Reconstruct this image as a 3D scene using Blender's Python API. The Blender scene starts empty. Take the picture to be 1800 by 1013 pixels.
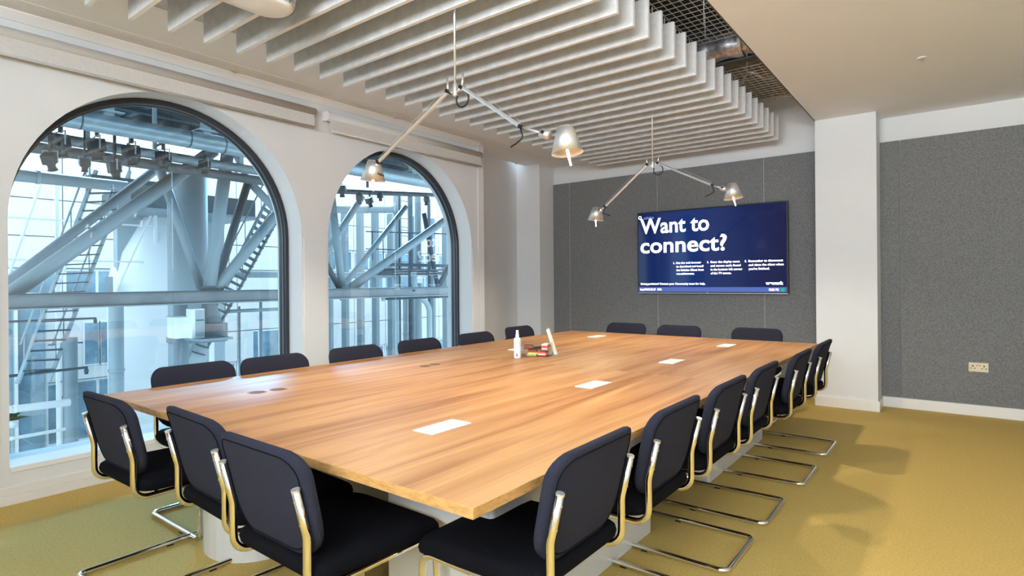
import bpy, bmesh, math, random
from mathutils import Vector, Matrix
random.seed(7)
PI = math.pi
SC = bpy.context.scene
COL = SC.collection

# ------------------------------------------------------------------ camera
cd = bpy.data.cameras.new('camera')
cam = bpy.data.objects.new('camera', cd)
COL.objects.link(cam)
cd.sensor_width = 36.0
cd.lens = 20.33
cd.shift_x = 0.0004
cd.shift_y = -0.00606
cd.clip_start = 0.05
cd.clip_end = 200
cam.matrix_world = Matrix(((0.79293382, 0.00616179, 0.609276606, 1.0594),
                           (0.60925458, 0.0051932, -0.792957681, -1.1962),
                           (-0.00805014, 0.99996753, 0.000363768, 1.30),
                           (0, 0, 0, 1)))
SC.camera = cam

# ------------------------------------------------------------------ world
w = bpy.data.worlds.new('sky')
SC.world = w
w.use_nodes = True
bg = w.node_tree.nodes['Background']
bg.inputs[0].default_value = (0.74, 0.89, 1.0, 1)
bg.inputs[1].default_value = 3.2

# ------------------------------------------------------------------ colour management
SC.view_settings.view_transform = 'Standard'
SC.view_settings.look = 'None'
SC.view_settings.exposure = 0.0
SC.view_settings.gamma = 1.0
SC.view_settings.use_curve_mapping = False
SC.cycles.use_denoising = True
SC.cycles.max_bounces = 10
SC.cycles.transparent_max_bounces = 16
SC.cycles.sample_clamp_indirect = 6.0
SC.cycles.caustics_reflective = False
SC.cycles.caustics_refractive = False


def area(name, loc, rot, sx, sy, power, color):
    l = bpy.data.lights.new(name, 'AREA')
    l.shape = 'RECTANGLE'
    l.size = sx
    l.size_y = sy
    l.energy = power
    l.color = color
    o = bpy.data.objects.new(name, l)
    COL.objects.link(o)
    o.location = loc
    o.rotation_euler = rot
    return o


# added fill light behind the camera
area('rear_fill_light', (1.6, -3.3, 2.25), (math.radians(126), 0, math.radians(-16)), 4.6, 1.1, 560, (0.87, 0.945, 1.0))
# bright overcast sky low over the buildings, on the window side
sl = bpy.data.lights.new('sky_glow', 'SUN')
sl.energy = 14.0
sl.angle = math.radians(14)
sl.color = (0.24, 0.64, 1.0)
so = bpy.data.objects.new('sky_glow', sl)
COL.objects.link(so)
so.rotation_euler = Vector((1, -0.60, -0.53)).to_track_quat('-Z', 'Y').to_euler()


# ------------------------------------------------------------------ materials
def mat(name, col, rough=0.6, metal=0.0, noise=0.0, nscale=20.0, bump=0.0, bscale=200.0,
        emit=None, estr=0.0, coat=0.0, stretch=None, spec=None, col2=None):
    m = bpy.data.materials.new(name)
    m.use_nodes = True
    nt = m.node_tree
    b = nt.nodes['Principled BSDF']
    b.inputs['Base Color'].default_value = (*col, 1)
    b.inputs['Roughness'].default_value = rough
    b.inputs['Metallic'].default_value = metal
    if spec is not None:
        b.inputs['Specular IOR Level'].default_value = spec
    if coat:
        b.inputs['Coat Weight'].default_value = coat
        b.inputs['Coat Roughness'].default_value = 0.15
    if emit:
        b.inputs['Emission Color'].default_value = (*emit, 1)
        b.inputs['Emission Strength'].default_value = estr
    tc = nt.nodes.new('ShaderNodeTexCoord')
    src = tc.outputs['Object']
    if stretch:
        mp = nt.nodes.new('ShaderNodeMapping')
        mp.inputs['Scale'].default_value = stretch
        nt.links.new(src, mp.inputs['Vector'])
        src = mp.outputs['Vector']
    if noise:
        n = nt.nodes.new('ShaderNodeTexNoise')
        n.inputs['Scale'].default_value = nscale
        n.inputs['Detail'].default_value = 5
        n.inputs['Roughness'].default_value = 0.65
        nt.links.new(src, n.inputs['Vector'])
        r = nt.nodes.new('ShaderNodeValToRGB')
        r.color_ramp.elements[0].position = 0.3
        r.color_ramp.elements[1].position = 0.7
        c2 = col2 if col2 else tuple(min(1, c * (1 + noise)) for c in col)
        c1 = tuple(c * (1 - noise) for c in col)
        r.color_ramp.elements[0].color = (*c1, 1)
        r.color_ramp.elements[1].color = (*c2, 1)
        nt.links.new(n.outputs['Fac'], r.inputs['Fac'])
        nt.links.new(r.outputs['Color'], b.inputs['Base Color'])
    if bump:
        n2 = nt.nodes.new('ShaderNodeTexNoise')
        n2.inputs['Scale'].default_value = bscale
        n2.inputs['Detail'].default_value = 3
        nt.links.new(src, n2.inputs['Vector'])
        bp = nt.nodes.new('ShaderNodeBump')
        bp.inputs['Strength'].default_value = bump
        bp.inputs['Distance'].default_value = 0.01
        nt.links.new(n2.outputs['Fac'], bp.inputs['Height'])
        nt.links.new(bp.outputs['Normal'], b.inputs['Normal'])
    return m


def wood_mat(name, c_dark, c_mid, c_light):
    m = bpy.data.materials.new(name)
    m.use_nodes = True
    nt = m.node_tree
    b = nt.nodes['Principled BSDF']
    tc = nt.nodes.new('ShaderNodeTexCoord')
    oi = nt.nodes.new('ShaderNodeObjectInfo')
    add = nt.nodes.new('ShaderNodeVectorMath')
    add.operation = 'ADD'
    mul = nt.nodes.new('ShaderNodeVectorMath')
    mul.operation = 'SCALE'
    mul.inputs['Scale'].default_value = 1.0
    comb = nt.nodes.new('ShaderNodeCombineXYZ')
    nt.links.new(oi.outputs['Random'], comb.inputs[0])
    nt.links.new(oi.outputs['Random'], comb.inputs[1])
    mul.inputs['Scale'].default_value = 7.0
    nt.links.new(comb.outputs[0], mul.inputs[0])
    nt.links.new(tc.outputs['Object'], add.inputs[0])
    nt.links.new(mul.outputs[0], add.inputs[1])

    def layer(scale_vec, nscale, dist, detail):
        mp = nt.nodes.new('ShaderNodeMapping')
        mp.inputs['Scale'].default_value = scale_vec
        nt.links.new(add.outputs[0], mp.inputs['Vector'])
        n = nt.nodes.new('ShaderNodeTexNoise')
        n.inputs['Scale'].default_value = nscale
        n.inputs['Detail'].default_value = detail
        n.inputs['Distortion'].default_value = dist
        nt.links.new(mp.outputs[0], n.inputs['Vector'])
        return n
    n1 = layer((4.2, 0.30, 4.2), 1.7, 1.3, 5)      # broad bands along the boards
    n2 = layer((60.0, 0.9, 60.0), 1.5, 0.3, 6)     # fine grain
    mix = nt.nodes.new('ShaderNodeMix')
    mix.data_type = 'FLOAT'
    mix.inputs[0].default_value = 0.26
    nt.links.new(n1.outputs['Fac'], mix.inputs[2])
    nt.links.new(n2.outputs['Fac'], mix.inputs[3])
    r = nt.nodes.new('ShaderNodeValToRGB')
    r.color_ramp.elements[0].position = 0.34
    r.color_ramp.elements[0].color = (*c_dark, 1)
    r.color_ramp.elements[1].position = 0.64
    r.color_ramp.elements[1].color = (*c_light, 1)
    e = r.color_ramp.elements.new(0.48)
    e.color = (*c_mid, 1)
    nt.links.new(mix.outputs[0], r.inputs['Fac'])
    nt.links.new(r.outputs['Color'], b.inputs['Base Color'])
    b.inputs['Roughness'].default_value = 0.42
    b.inputs['Specular IOR Level'].default_value = 0.22
    bp = nt.nodes.new('ShaderNodeBump')
    bp.inputs['Strength'].default_value = 0.06
    bp.inputs['Distance'].default_value = 0.004
    nt.links.new(n2.outputs['Fac'], bp.inputs['Height'])
    nt.links.new(bp.outputs['Normal'], b.inputs['Normal'])
    return m


def glass_mat(name, tint, fac_min=0.04, ior=1.6):
    m = bpy.data.materials.new(name)
    m.use_nodes = True
    nt = m.node_tree
    nt.nodes.clear()
    out = nt.nodes.new('ShaderNodeOutputMaterial')
    t = nt.nodes.new('ShaderNodeBsdfTransparent')
    t.inputs[0].default_value = (*tint, 1)
    g = nt.nodes.new('ShaderNodeBsdfGlossy')
    g.inputs['Roughness'].default_value = 0.0
    fr = nt.nodes.new('ShaderNodeFresnel')
    geo = nt.nodes.new('ShaderNodeNewGeometry')
    io = nt.nodes.new('ShaderNodeMapRange')      # same reflectance on entry and exit
    io.inputs['To Min'].default_value = ior
    io.inputs['To Max'].default_value = 1.0 / ior
    nt.links.new(geo.outputs['Backfacing'], io.inputs['Value'])
    nt.links.new(io.outputs['Result'], fr.inputs['IOR'])
    mx = nt.nodes.new('ShaderNodeMixShader')
    nt.links.new(fr.outputs[0], mx.inputs[0])
    nt.links.new(t.outputs[0], mx.inputs[1])
    nt.links.new(g.outputs[0], mx.inputs[2])
    nt.links.new(mx.outputs[0], out.inputs[0])
    return m


M = {}
M['wall'] = mat('painted_plaster', (0.745, 0.755, 0.77), 0.85, noise=0.02, nscale=3, bump=0.03, bscale=150)
M['ceil'] = mat('ceiling_paint', (0.86, 0.88, 0.905), 0.9, noise=0.015, nscale=2)
M['trim'] = mat('gloss_white_trim', (0.80, 0.79, 0.77), 0.35)
M['sill'] = mat('white_sill', (0.85, 0.86, 0.86), 0.4)
M['carpet'] = mat('mustard_carpet', (0.57, 0.395, 0.105), 0.95, noise=0.16, nscale=85, bump=0.5, bscale=350)
M['felt'] = mat('grey_wall_felt', (0.185, 0.188, 0.190), 0.95, noise=0.34, nscale=75, bump=0.15, bscale=400)
M['gap'] = mat('panel_edge_strip', (0.42, 0.42, 0.41), 0.8)
M['baffle'] = mat('pale_grey_felt', (0.66, 0.66, 0.66), 0.95, noise=0.12, nscale=14, bump=0.1, bscale=300)
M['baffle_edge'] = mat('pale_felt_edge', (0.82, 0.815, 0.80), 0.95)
M['wood'] = wood_mat('oiled_wood', (0.27, 0.116, 0.042), (0.415, 0.205, 0.084), (0.53, 0.295, 0.125))
M['wood_edge'] = mat('wood_edge', (0.46, 0.25, 0.085), 0.45, noise=0.3, nscale=3, stretch=(12, 12, 40))
M['wood_dark'] = mat('port_interior', (0.12, 0.06, 0.02), 0.6)
M['fabric'] = mat('navy_wool', (0.018, 0.0195, 0.034), 0.95, spec=.25, noise=0.3, nscale=260, bump=0.35, bscale=500)
M['seat'] = mat('shaded_navy_wool', (0.005, 0.005, 0.007), 1.0, spec=.08, noise=0.3, nscale=260, bump=0.3, bscale=500)  # same wool as the backrests, shade on the seats put into the colour
M['chrome'] = mat('chrome', (0.86, 0.84, 0.80), 0.07, 1.0)
M['alu'] = mat('polished_aluminium', (0.82, 0.82, 0.81), 0.3, 0.75)
M['alu_satin'] = mat('satin_aluminium', (0.70, 0.70, 0.69), 0.38, 0.85)
M['black'] = mat('black_plastic', (0.012, 0.012, 0.013), 0.35)
M['cable'] = mat('black_cable', (0.015, 0.015, 0.015), 0.5)
M['white_plastic'] = mat('white_plastic', (0.85, 0.85, 0.84), 0.35)
M['power'] = mat('power_cover_white', (0.90, 0.90, 0.89), 0.4)
M['plinth'] = mat('white_lacquer', (0.72, 0.72, 0.70), 0.25)
M['bulb'] = mat('lamp_light', (1, 1, 1), 0.5, emit=(1.0, 0.86, 0.62), estr=22)
M['glow'] = mat('lit_glass_rod', (1, 1, 1), 0.4, emit=(1.0, 0.93, 0.82), estr=2.2)
M['blind'] = mat('blind_fabric', (0.60, 0.59, 0.575), 0.9, noise=0.05, nscale=60)
M['frame'] = mat('dark_window_frame', (0.035, 0.04, 0.05), 0.3, 0.3)
M['frame2'] = mat('dark_grey_frame_bead', (0.14, 0.15, 0.17), 0.4, 0.2)
M['glass'] = glass_mat('window_glass', (0.90, 0.975, 1.0), ior=1.8)
M['slot'] = mat('slot_brass', (0.16, 0.13, 0.08), 0.6)
M['voidm'] = mat('ceiling_void_board', (0.26, 0.235, 0.19), 0.9, noise=0.5, nscale=9)
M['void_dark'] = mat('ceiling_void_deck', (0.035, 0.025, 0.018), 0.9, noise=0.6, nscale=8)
M['wire'] = mat('galvanised_wire', (0.55, 0.54, 0.50), 0.4, 0.8)
M['duct'] = mat('foil_duct', (0.42, 0.42, 0.44), 0.35, 0.8, noise=0.5, nscale=25)
M['brass'] = mat('brushed_nickel_plate', (0.50, 0.44, 0.33), 0.35, 0.8)
M['edge_dark'] = mat('void_edge_angle', (0.10, 0.095, 0.09), 0.6)
# outside
M['steel'] = mat('pale_blue_steel_paint', (0.26, 0.33, 0.37), 0.45, noise=0.06, nscale=3)
M['steel2'] = mat('pale_steel_paint', (0.38, 0.47, 0.52), 0.5)
M['steel_dk'] = mat('slate_steel_paint', (0.06, 0.09, 0.11), 0.5)
M['beam'] = mat('warm_grey_beam_paint', (0.20, 0.22, 0.24), 0.5, noise=0.25, nscale=2)
M['galv'] = mat('galvanised_duct', (0.33, 0.42, 0.47), 0.35, 0.4, noise=0.1, nscale=5)
M['out_dark'] = mat('dark_deck_soffit', (0.030, 0.050, 0.065), 0.7, noise=0.4, nscale=3)
M['flood'] = mat('black_floodlight_body', (0.018, 0.022, 0.028), 0.5)
M['lens'] = mat('floodlight_lens', (0.05, 0.07, 0.09), 0.1)
M['stone'] = mat('pale_stone_cladding', (0.80, 0.82, 0.83), 0.8, noise=0.05, nscale=2)
M['stone2'] = mat('pale_stone_joint', (0.45, 0.50, 0.54), 0.8)
M['pane'] = mat('blue_office_glass', (0.20, 0.34, 0.44), 0.08, 0.0, noise=0.4, nscale=1.5, spec=0.8)
M['white_out'] = mat('white_painted_cladding', (0.90, 0.93, 0.95), 0.5)
M['ground'] = mat('pale_paving', (0.5, 0.52, 0.53), 0.9)
M['leaf'] = mat('leaf_green', (0.04, 0.10, 0.045), 0.6, noise=0.4, nscale=9)


# ------------------------------------------------------------------ helpers
def link(name, me, m=None, parent=None, loc=None, smooth=False):
    if m is not None:
        me.materials.append(m)
    if smooth:
        for p in me.polygons:
            p.use_smooth = True
    o = bpy.data.objects.new(name, me)
    COL.objects.link(o)
    if loc is not None:
        o.location = loc
    if parent is not None:
        o.parent = parent
    return o


def obj(name, bm, m=None, parent=None, loc=None, smooth=False, keep=False):
    me = bpy.data.meshes.new(name)
    if not keep:
        bmesh.ops.recalc_face_normals(bm, faces=bm.faces)
    bm.to_mesh(me)
    bm.free()
    return link(name, me, m, parent, loc, smooth)


def thing(name, label, cat, loc=(0, 0, 0), rz=0.0, group=None):
    o = bpy.data.objects.new(name, None)
    COL.objects.link(o)
    o.empty_display_size = 0.1
    o.location = loc
    o.rotation_euler = (0, 0, rz)
    o['label'] = label
    o['category'] = cat
    if group:
        o['group'] = group
    return o


def tag(o, label, cat, group=None, kind=None):
    o['label'] = label
    o['category'] = cat
    if group:
        o['group'] = group
    if kind:
        o['kind'] = kind
    return o


def struct(o, label=None):
    o['kind'] = 'structure'
    if label:
        o['label'] = label
    return o


def box(bm, x0, x1, y0, y1, z0, z1, bev=0.0):
    r = bmesh.ops.create_cube(bm, size=1.0)
    vs = r['verts']
    for v in vs:
        v.co = Vector((x0 + (v.co.x + .5) * (x1 - x0), y0 + (v.co.y + .5) * (y1 - y0), z0 + (v.co.z + .5) * (z1 - z0)))
    if bev > 0:
        es = list({e for v in vs for e in v.link_edges})
        bmesh.ops.bevel(bm, geom=es, offset=bev, segments=2, affect='EDGES', profile=0.5)
    return bm


def B(x0, x1, y0, y1, z0, z1, bev=0.0):
    return box(bmesh.new(), x0, x1, y0, y1, z0, z1, bev)


def frame_of(d):
    d = d.normalized()
    a = Vector((0, 0, 1)) if abs(d.z) < 0.9 else Vector((1, 0, 0))
    s = d.cross(a).normalized()
    return s, s.cross(d).normalized()


def tube(bm, pts, r, n=12, closed=False, caps=True, r1=None):
    """sweep a circle along points (rotation minimising)"""
    pts = [Vector(p) for p in pts]
    N = len(pts)
    rings = []
    prev_s = None
    for i, p in enumerate(pts):
        if closed:
            d = (pts[(i + 1) % N] - pts[i - 1])
        elif i == 0:
            d = pts[1] - pts[0]
        elif i == N - 1:
            d = pts[-1] - pts[-2]
        else:
            d = (pts[i + 1] - p).normalized() + (p - pts[i - 1]).normalized()
        d = d.normalized()
        if prev_s is None:
            s, u = frame_of(d)
        else:
            s = (prev_s - d * prev_s.dot(d)).normalized()
            u = s.cross(d).normalized()
        prev_s = s
        rr = r if r1 is None else r + (r1 - r) * i / (N - 1)
        rings.append([bm.verts.new(p + (s * math.cos(2 * PI * k / n) + u * math.sin(2 * PI * k / n)) * rr) for k in range(n)])
    for i in range(N if closed else N - 1):
        a, b = rings[i], rings[(i + 1) % N]
        for k in range(n):
            bm.faces.new((a[k], a[(k + 1) % n], b[(k + 1) % n], b[k]))
    if caps and not closed:
        bm.faces.new(list(reversed(rings[0])))
        bm.faces.new(rings[-1])
    return bm


def T(pts, r, n=12, **k):
    return tube(bmesh.new(), pts, r, n, **k)


def fillet(pts, rad, seg=6):
    """round the interior corners of a polyline"""
    pts = [Vector(p) for p in pts]
    out = [pts[0]]
    for i in range(1, len(pts) - 1):
        a, b, c = pts[i - 1], pts[i], pts[i + 1]
        d1, d2 = (a - b).normalized(), (c - b).normalized()
        ang = d1.angle(d2)
        if ang > PI - 0.02:
            out.append(b)
            continue
        r = rad[i] if isinstance(rad, dict) else rad
        t = min(r / math.tan(ang / 2), (a - b).length * .49, (c - b).length * .49)
        r = t * math.tan(ang / 2)
        cen = b + (d1 + d2).normalized() * (r / math.sin(ang / 2))
        p1, p2 = b + d1 * t, b + d2 * t
        v1, v2 = p1 - cen, p2 - cen
        tot = v1.angle(v2)
        ax = v1.cross(v2).normalized()
        for k in range(seg + 1):
            out.append(cen + Matrix.Rotation(tot * k / seg, 3, ax) @ v1)
    out.append(pts[-1])
    return out


def lathe(bm, prof, n=24, center=(0, 0, 0), axis=None, caps=False):
    """profile [(r,z)...] around z (or around axis dir through center)"""
    cen = Vector(center)
    if axis is None:
        s, u, d = Vector((1, 0, 0)), Vector((0, 1, 0)), Vector((0, 0, 1))
    else:
        d = Vector(axis).normalized()
        s, u = frame_of(d)
    rings = []
    for (r, z) in prof:
        rings.append([bm.verts.new(cen + d * z + (s * math.cos(2 * PI * k / n) + u * math.sin(2 * PI * k / n)) * max(r, 1e-4)) for k in range(n)])
    for a, b in zip(rings, rings[1:]):
        for k in range(n):
            bm.faces.new((a[k], a[(k + 1) % n], b[(k + 1) % n], b[k]))
    if caps:
        bm.faces.new(rings[0])
        bm.faces.new(rings[-1])
    return bm


def L(prof, n=24, center=(0, 0, 0), axis=None, caps=False):
    return lathe(bmesh.new(), prof, n, center, axis, caps)


def prism(bm, poly, z0, z1):
    """extrude a convex/concave xy polygon in z"""
    a = [bm.verts.new((x, y, z0)) for x, y in poly]
    b = [bm.verts.new((x, y, z1)) for x, y in poly]
    bm.faces.new(list(reversed(a)))
    bm.faces.new(b)
    for i in range(len(poly)):
        j = (i + 1) % len(poly)
        bm.faces.new((a[i], a[j], b[j], b[i]))
    return bm


def rrect(hx, hy, r, seg=5, rb=None):
    """rounded rectangle outline, ccw; rb = radius of the two -y corners"""
    rb = r if rb is None else rb
    out = []
    for cx, cy, a0, rr in ((hx, hy, 0, r), (-hx, hy, 90, r), (-hx, -hy, 180, rb), (hx, -hy, 270, rb)):
        sx, sy = (1 if cx > 0 else -1), (1 if cy > 0 else -1)
        for k in range(seg + 1):
            a = math.radians(a0 + 90 * k / seg)
            out.append((cx - sx * rr + rr * math.cos(a), cy - sy * rr + rr * math.sin(a)))
    return out


def pad(bm, outline, t, fn, rings=((1.0, 0.0), (0.985, 0.55), (0.95, 0.85), (0.88, 1.0), (0.6, 1.0), (0.3, 1.0))):
    """puffed cushion: outline in (u,v); thickness t; fn maps (u,v,w)->xyz"""
    n = len(outline)
    cu = sum(p[0] for p in outline) / n
    cv = sum(p[1] for p in outline) / n

    def ring(s, h):
        return [bm.verts.new(fn(cu + (u - cu) * s, cv + (v - cv) * s, h)) for u, v in outline]
    front = [ring(s, h * t / 2) for s, h in rings]
    back = [front[0]] + [ring(s, -h * t / 2) for s, h in rings[1:]]
    for R_, flip in ((front, False), (back, True)):
        for a, b in zip(R_, R_[1:]):
            for k in range(n):
                f = (a[k], a[(k + 1) % n], b[(k + 1) % n], b[k])
                bm.faces.new(f if not flip else tuple(reversed(f)))
        h = t / 2 if not flip else -t / 2
        c = bm.verts.new(fn(cu, cv, h))
        last = R_[-1]
        for k in range(n):
            f = (last[k], last[(k + 1) % n], c)
            bm.faces.new(f if not flip else tuple(reversed(f)))
    return bm


def copy_tree(o, parent=None):
    c = o.copy()
    COL.objects.link(c)
    if parent is not None:
        c.parent = parent
    for ch in [x for x in KIDS.get(o.name, [])]:
        copy_tree(ch, c)
    return c


KIDS = {}


def index_kids(root):
    KIDS.clear()
    for o in list(COL.objects):
        if o.parent is not None:
            KIDS.setdefault(o.parent.name, []).append(o)


# ================================================================== ROOM
ZC = 2.932           # plasterboard ceiling
YW = 5.80            # back wall
XWIN = -3.40         # window wall face
XG = -3.62           # glass line
XE = -0.08           # edge of the open ceiling bay (right)
XO = -2.66           # edge of the open ceiling bay (left)
YN, XR_ = -3.6, 4.2  # room behind / beside the camera

struct(obj('floor', B(-3.75, XR_, YN, YW + .1, -0.12, 0), M['carpet']))

# ceilings
bm = bmesh.new()
box(bm, -3.75, XO, YN, YW, ZC, ZC + .10)
struct(obj('ceiling', bm, M['ceil']), 'white plasterboard ceiling strip along the window wall')
bm = bmesh.new()
box(bm, XE, XR_, YN, YW, ZC, ZC + .55)
c2 = struct(obj('ceiling', bm, M['ceil']), 'white plasterboard ceiling to the right of the open bay')
obj('edge_angle', B(XE - .012, XE, YN, YW - .0, ZC + .002, ZC + .05), M['edge_dark'], c2)
# void above the baffles
bm = bmesh.new()
box(bm, XO - .1, XE, 4.35, YW, 3.36, 3.45)
struct(obj('ceiling', bm, M['voidm']), 'mottled brown slab above the open ceiling bay')
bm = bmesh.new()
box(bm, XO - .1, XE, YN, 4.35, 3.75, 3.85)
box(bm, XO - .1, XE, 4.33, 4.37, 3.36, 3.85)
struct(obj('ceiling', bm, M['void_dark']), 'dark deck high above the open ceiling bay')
struct(obj('trim_1', B(XO - .04, XO, YN, YW, ZC + .1, 3.75), M['wall']))

# back wall + baseboard
bm = bmesh.new()
box(bm, -4.1, XR_, YW, YW + .15, 0, 3.9)
wb = struct(obj('wall_back', bm, M['wall']))
xs = [-3.53, -3.256, -1.948, -0.667, 0.62, 1.93, 3.23, XR_]
for a, b_ in zip(xs, xs[1:]):
    obj('fabric_panel', B(a + .003, b_ - .003, YW - .030, YW, 0.112, 2.685, 0.003), M['felt'], wb)
    if b_ < 4 and abs(b_ - .62) > .01:
        obj('joint_strip', B(b_ - .003, b_ + .003, YW - .027, YW, 0.112, 2.683), M['gap'], wb)
struct(obj('baseboard_back', B(-3.53, XR_, YW - .035, YW, 0, 0.104, 0.004), M['trim']))

# column
struct(obj('wall_column', B(-0.085, 0.452, 5.445, YW - .03, 0, ZC), M['wall']))
struct(obj('baseboard_column', B(-0.100, 0.467, 5.427, YW - .035, 0, 0.104, 0.004), M['trim']))

# right and rear walls (behind the camera)
struct(obj('wall_right', B(XR_, XR_ + .1, YN, YW, 0, 3.9), M['wall']))
struct(obj('wall_rear', B(-3.75, XR_, YN - .1, YN, 0, 3.9), M['wall']))


# window wall
def arch(yc, r, zs, n):
    return [(yc + r * math.cos(PI - PI * k / n), zs + r * math.sin(PI - PI * k / n)) for k in range(n + 1)]


WINS = [(0.677, 0.972), (2.882, 0.968)]
ZS, ZSILL = 1.695, 0.215
XB = -3.78           # outer face
NA = 40


def wall_face(bm, x, flip):
    def q(a):
        vs = [bm.verts.new((x, y, z)) for y, z in a]
        bm.faces.new(vs if not flip else list(reversed(vs)))
    ys = -3.6
    top = 3.0
    for yc, r in WINS:
        y0, y1 = yc - r, yc + r
        q([(ys, 0), (y0, 0), (y0, top), (ys, top)])
        q([(y0, 0), (y1, 0), (y1, ZSILL), (y0, ZSILL)])
        pts = arch(yc, r, ZS, NA)
        for (a, za), (b_, zb) in zip(pts, pts[1:]):
            q([(a, za), (b_, zb), (b_, top), (a, top)])
        ys = y1
    q([(ys, 0), (4.0, 0), (4.0, top), (ys, top)])


bm = bmesh.new()
wall_face(bm, XWIN, False)
wall_face(bm, XB, True)
for yc, r in WINS:
    y0, y1 = yc - r, yc + r
    path = [(y0, ZSILL)] + arch(yc, r, ZS, NA) + [(y1, ZSILL), (y0, ZSILL)]
    for (a, za), (b_, zb) in zip(path, path[1:]):
        bm.faces.new([bm.verts.new(p) for p in ((XWIN, a, za), (XB, a, za), (XB, b_, zb), (XWIN, b_, zb))])
vs = [bm.verts.new(p) for p in ((XWIN, 4.0, 0), (XB, 4.0, 0), (XB, 4.0, 3.0), (XWIN, 4.0, 3.0))]
bm.faces.new(vs)
wl = struct(obj('wall_left', bm, M['wall'], keep=True))
bmesh_pts = None
# raised lining boards on the piers below the spring line (shallow joints)
for (a, b_) in ((-3.6, -0.335), (1.668, 1.900), (3.866, 3.962)):
    obj('lining_board', B(XWIN - .001, XWIN + .007, a, b_, 0.115, 1.690, 0.002), M['wall'], wl)
# pilaster edge, canted bay and corner pier
struct(obj('trim_2', B(XWIN - .09, XWIN + .012, 3.965, 4.06, 0, ZC), M['wall']))
bm = bmesh.new()
prism(bm, [(-3.46, 4.05), (-3.93, 5.43), (-4.03, 5.43), (-3.56, 4.05)], 0, ZC + .05)
struct(obj('wall_bay', bm, M['wall']))
struct(obj('wall_pier', B(-4.1, -3.53, 5.43, YW, 0, ZC + .05), M['wall']))
bm = bmesh.new()
box(bm, XWIN, XWIN + .022, YN, 3.965, 0, 0.055, .003)
box(bm, XWIN, XWIN + .014, YN, 3.965, 0.055, 0.108, .003)
struct(obj('baseboard_left', bm, M['trim']))
# cornice between ceiling and window wall
bm = bmesh.new()
prism(bm, [(XWIN, ZC), (XWIN, ZC - .05), (XWIN + .012, ZC - .05), (XWIN + .06, ZC - .008), (XWIN + .06, ZC)], YN, 3.965)
for v in bm.verts:
    x, y, z = v.co
    v.co = (x, z, y)
struct(obj('trim_3', bm, M['ceil']))

# windows: frame, beads, panes, sill
for wi, (yc, r) in enumerate(WINS):
    y0, y1 = yc - r, yc + r
    win = bpy.data.objects.new('window_%d' % (wi + 1), None)
    COL.objects.link(win)
    win.location = (0, 0, 0)
    struct(win)

    def ring_frame(nm, ro, ri, xa, xb, m, zlo):
        bm = bmesh.new()
        outer = [(yc - ro, zlo)] + arch(yc, ro, ZS, NA) + [(yc + ro, zlo)]
        inner = [(yc - ri, zlo)] + arch(yc, ri, ZS, NA) + [(yc + ri, zlo)]
        n = len(outer)
        vo = [[bm.verts.new((x, y, z)) for y, z in outer] for x in (xa, xb)]
        vi = [[bm.verts.new((x, y, z)) for y, z in inner] for x in (xa, xb)]
        for k in range(n - 1):
            bm.faces.new((vo[0][k], vo[0][k + 1], vi[0][k + 1], vi[0][k]))
            bm.faces.new((vo[1][k], vi[1][k], vi[1][k + 1], vo[1][k + 1]))
            bm.faces.new((vi[0][k], vi[0][k + 1], vi[1][k + 1], vi[1][k]))
            bm.faces.new((vo[0][k], vo[1][k], vo[1][k + 1], vo[0][k + 1]))
        return obj(nm, bm, m, win)
    ring_frame('window_frame', r + .004, r - .030, XG + .02, XG - .075, M['frame'], ZSILL - .02)
    ring_frame('glazing_bead', r - .029, r - .041, XG - .012, XG - .07, M['frame2'], ZSILL)
    ring_frame('gasket', r - .040, r - .045, XG - .03, XG - .06, M['black'], ZSILL)
    obj('bottom_rail', B(XG - .07, XG + .015, y0, y1, ZSILL - .03, ZSILL - .003), M['frame'], win)
    obj('window_sill', B(XG + .015, XWIN + .004, y0 + .001, y1 - .001, ZSILL - .03, ZSILL + .004, .003), M['sill'], win)
    # panes: joint off centre
    yj = yc + .045
    for a, b_ in ((y0 + .035, yj - .002), (yj + .002, y1 - .035)):
        bm = bmesh.new()
        outl = [(a, ZSILL - .004)]
        steps = 36
        for k in range(steps + 1):
            y = a + (b_ - a) * k / steps
            dy = min(abs(y - yc), r - .035)
            outl.append((y, ZS + math.sqrt(max((r - .035) ** 2 - dy * dy, 0))))
        outl.append((b_, ZSILL - .004))
        f = [[bm.verts.new((x, y, z)) for y, z in outl] for x in (XG - .040, XG - .050)]
        bm.faces.new(f[0])
        bm.faces.new(list(reversed(f[1])))
        for k in range(len(outl)):
            j = (k + 1) % len(outl)
            bm.faces.new((f[0][k], f[0][j], f[1][j], f[1][k]))
        obj('pane', bm, M['glass'], win)

# roller blinds
for (a, b_, lab) in ((-3.3, 1.745, 'rolled grey blind above the nearer, larger looking arched window'),
                     (1.865, 3.95, 'rolled grey blind above the further arched window with round white end cap')):
    t = thing('roller_blind', lab, 'blind', (XWIN, (a + b_) / 2, 2.64), 0, 'roller blinds above the arched windows')
    h = (b_ - a) / 2
    obj('roll', T([(.062, -h, .135), (.062, h, .135)], .040, 20), M['blind'], t, smooth=True)
    obj('fabric_drop', B(.086, .090, -h + .02, h - .02, .008, .125), M['blind'], t)
    obj('bottom_bar', T([(.088, -h + .02, .004), (.088, h - .02, .004)], .009, 10), M['blind'], t, smooth=True)
    obj('end_cap', T([(.062, -h - .008, .135), (.062, -h, .135)], .044, 20), M['white_plastic'], t)
    obj('bracket', B(0, .06, -h - .006, -h - .001, .10, .18), M['white_plastic'], t)
    obj('bracket', B(0, .06, h + .001, h + .006, .10, .18), M['white_plastic'], t)

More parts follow.
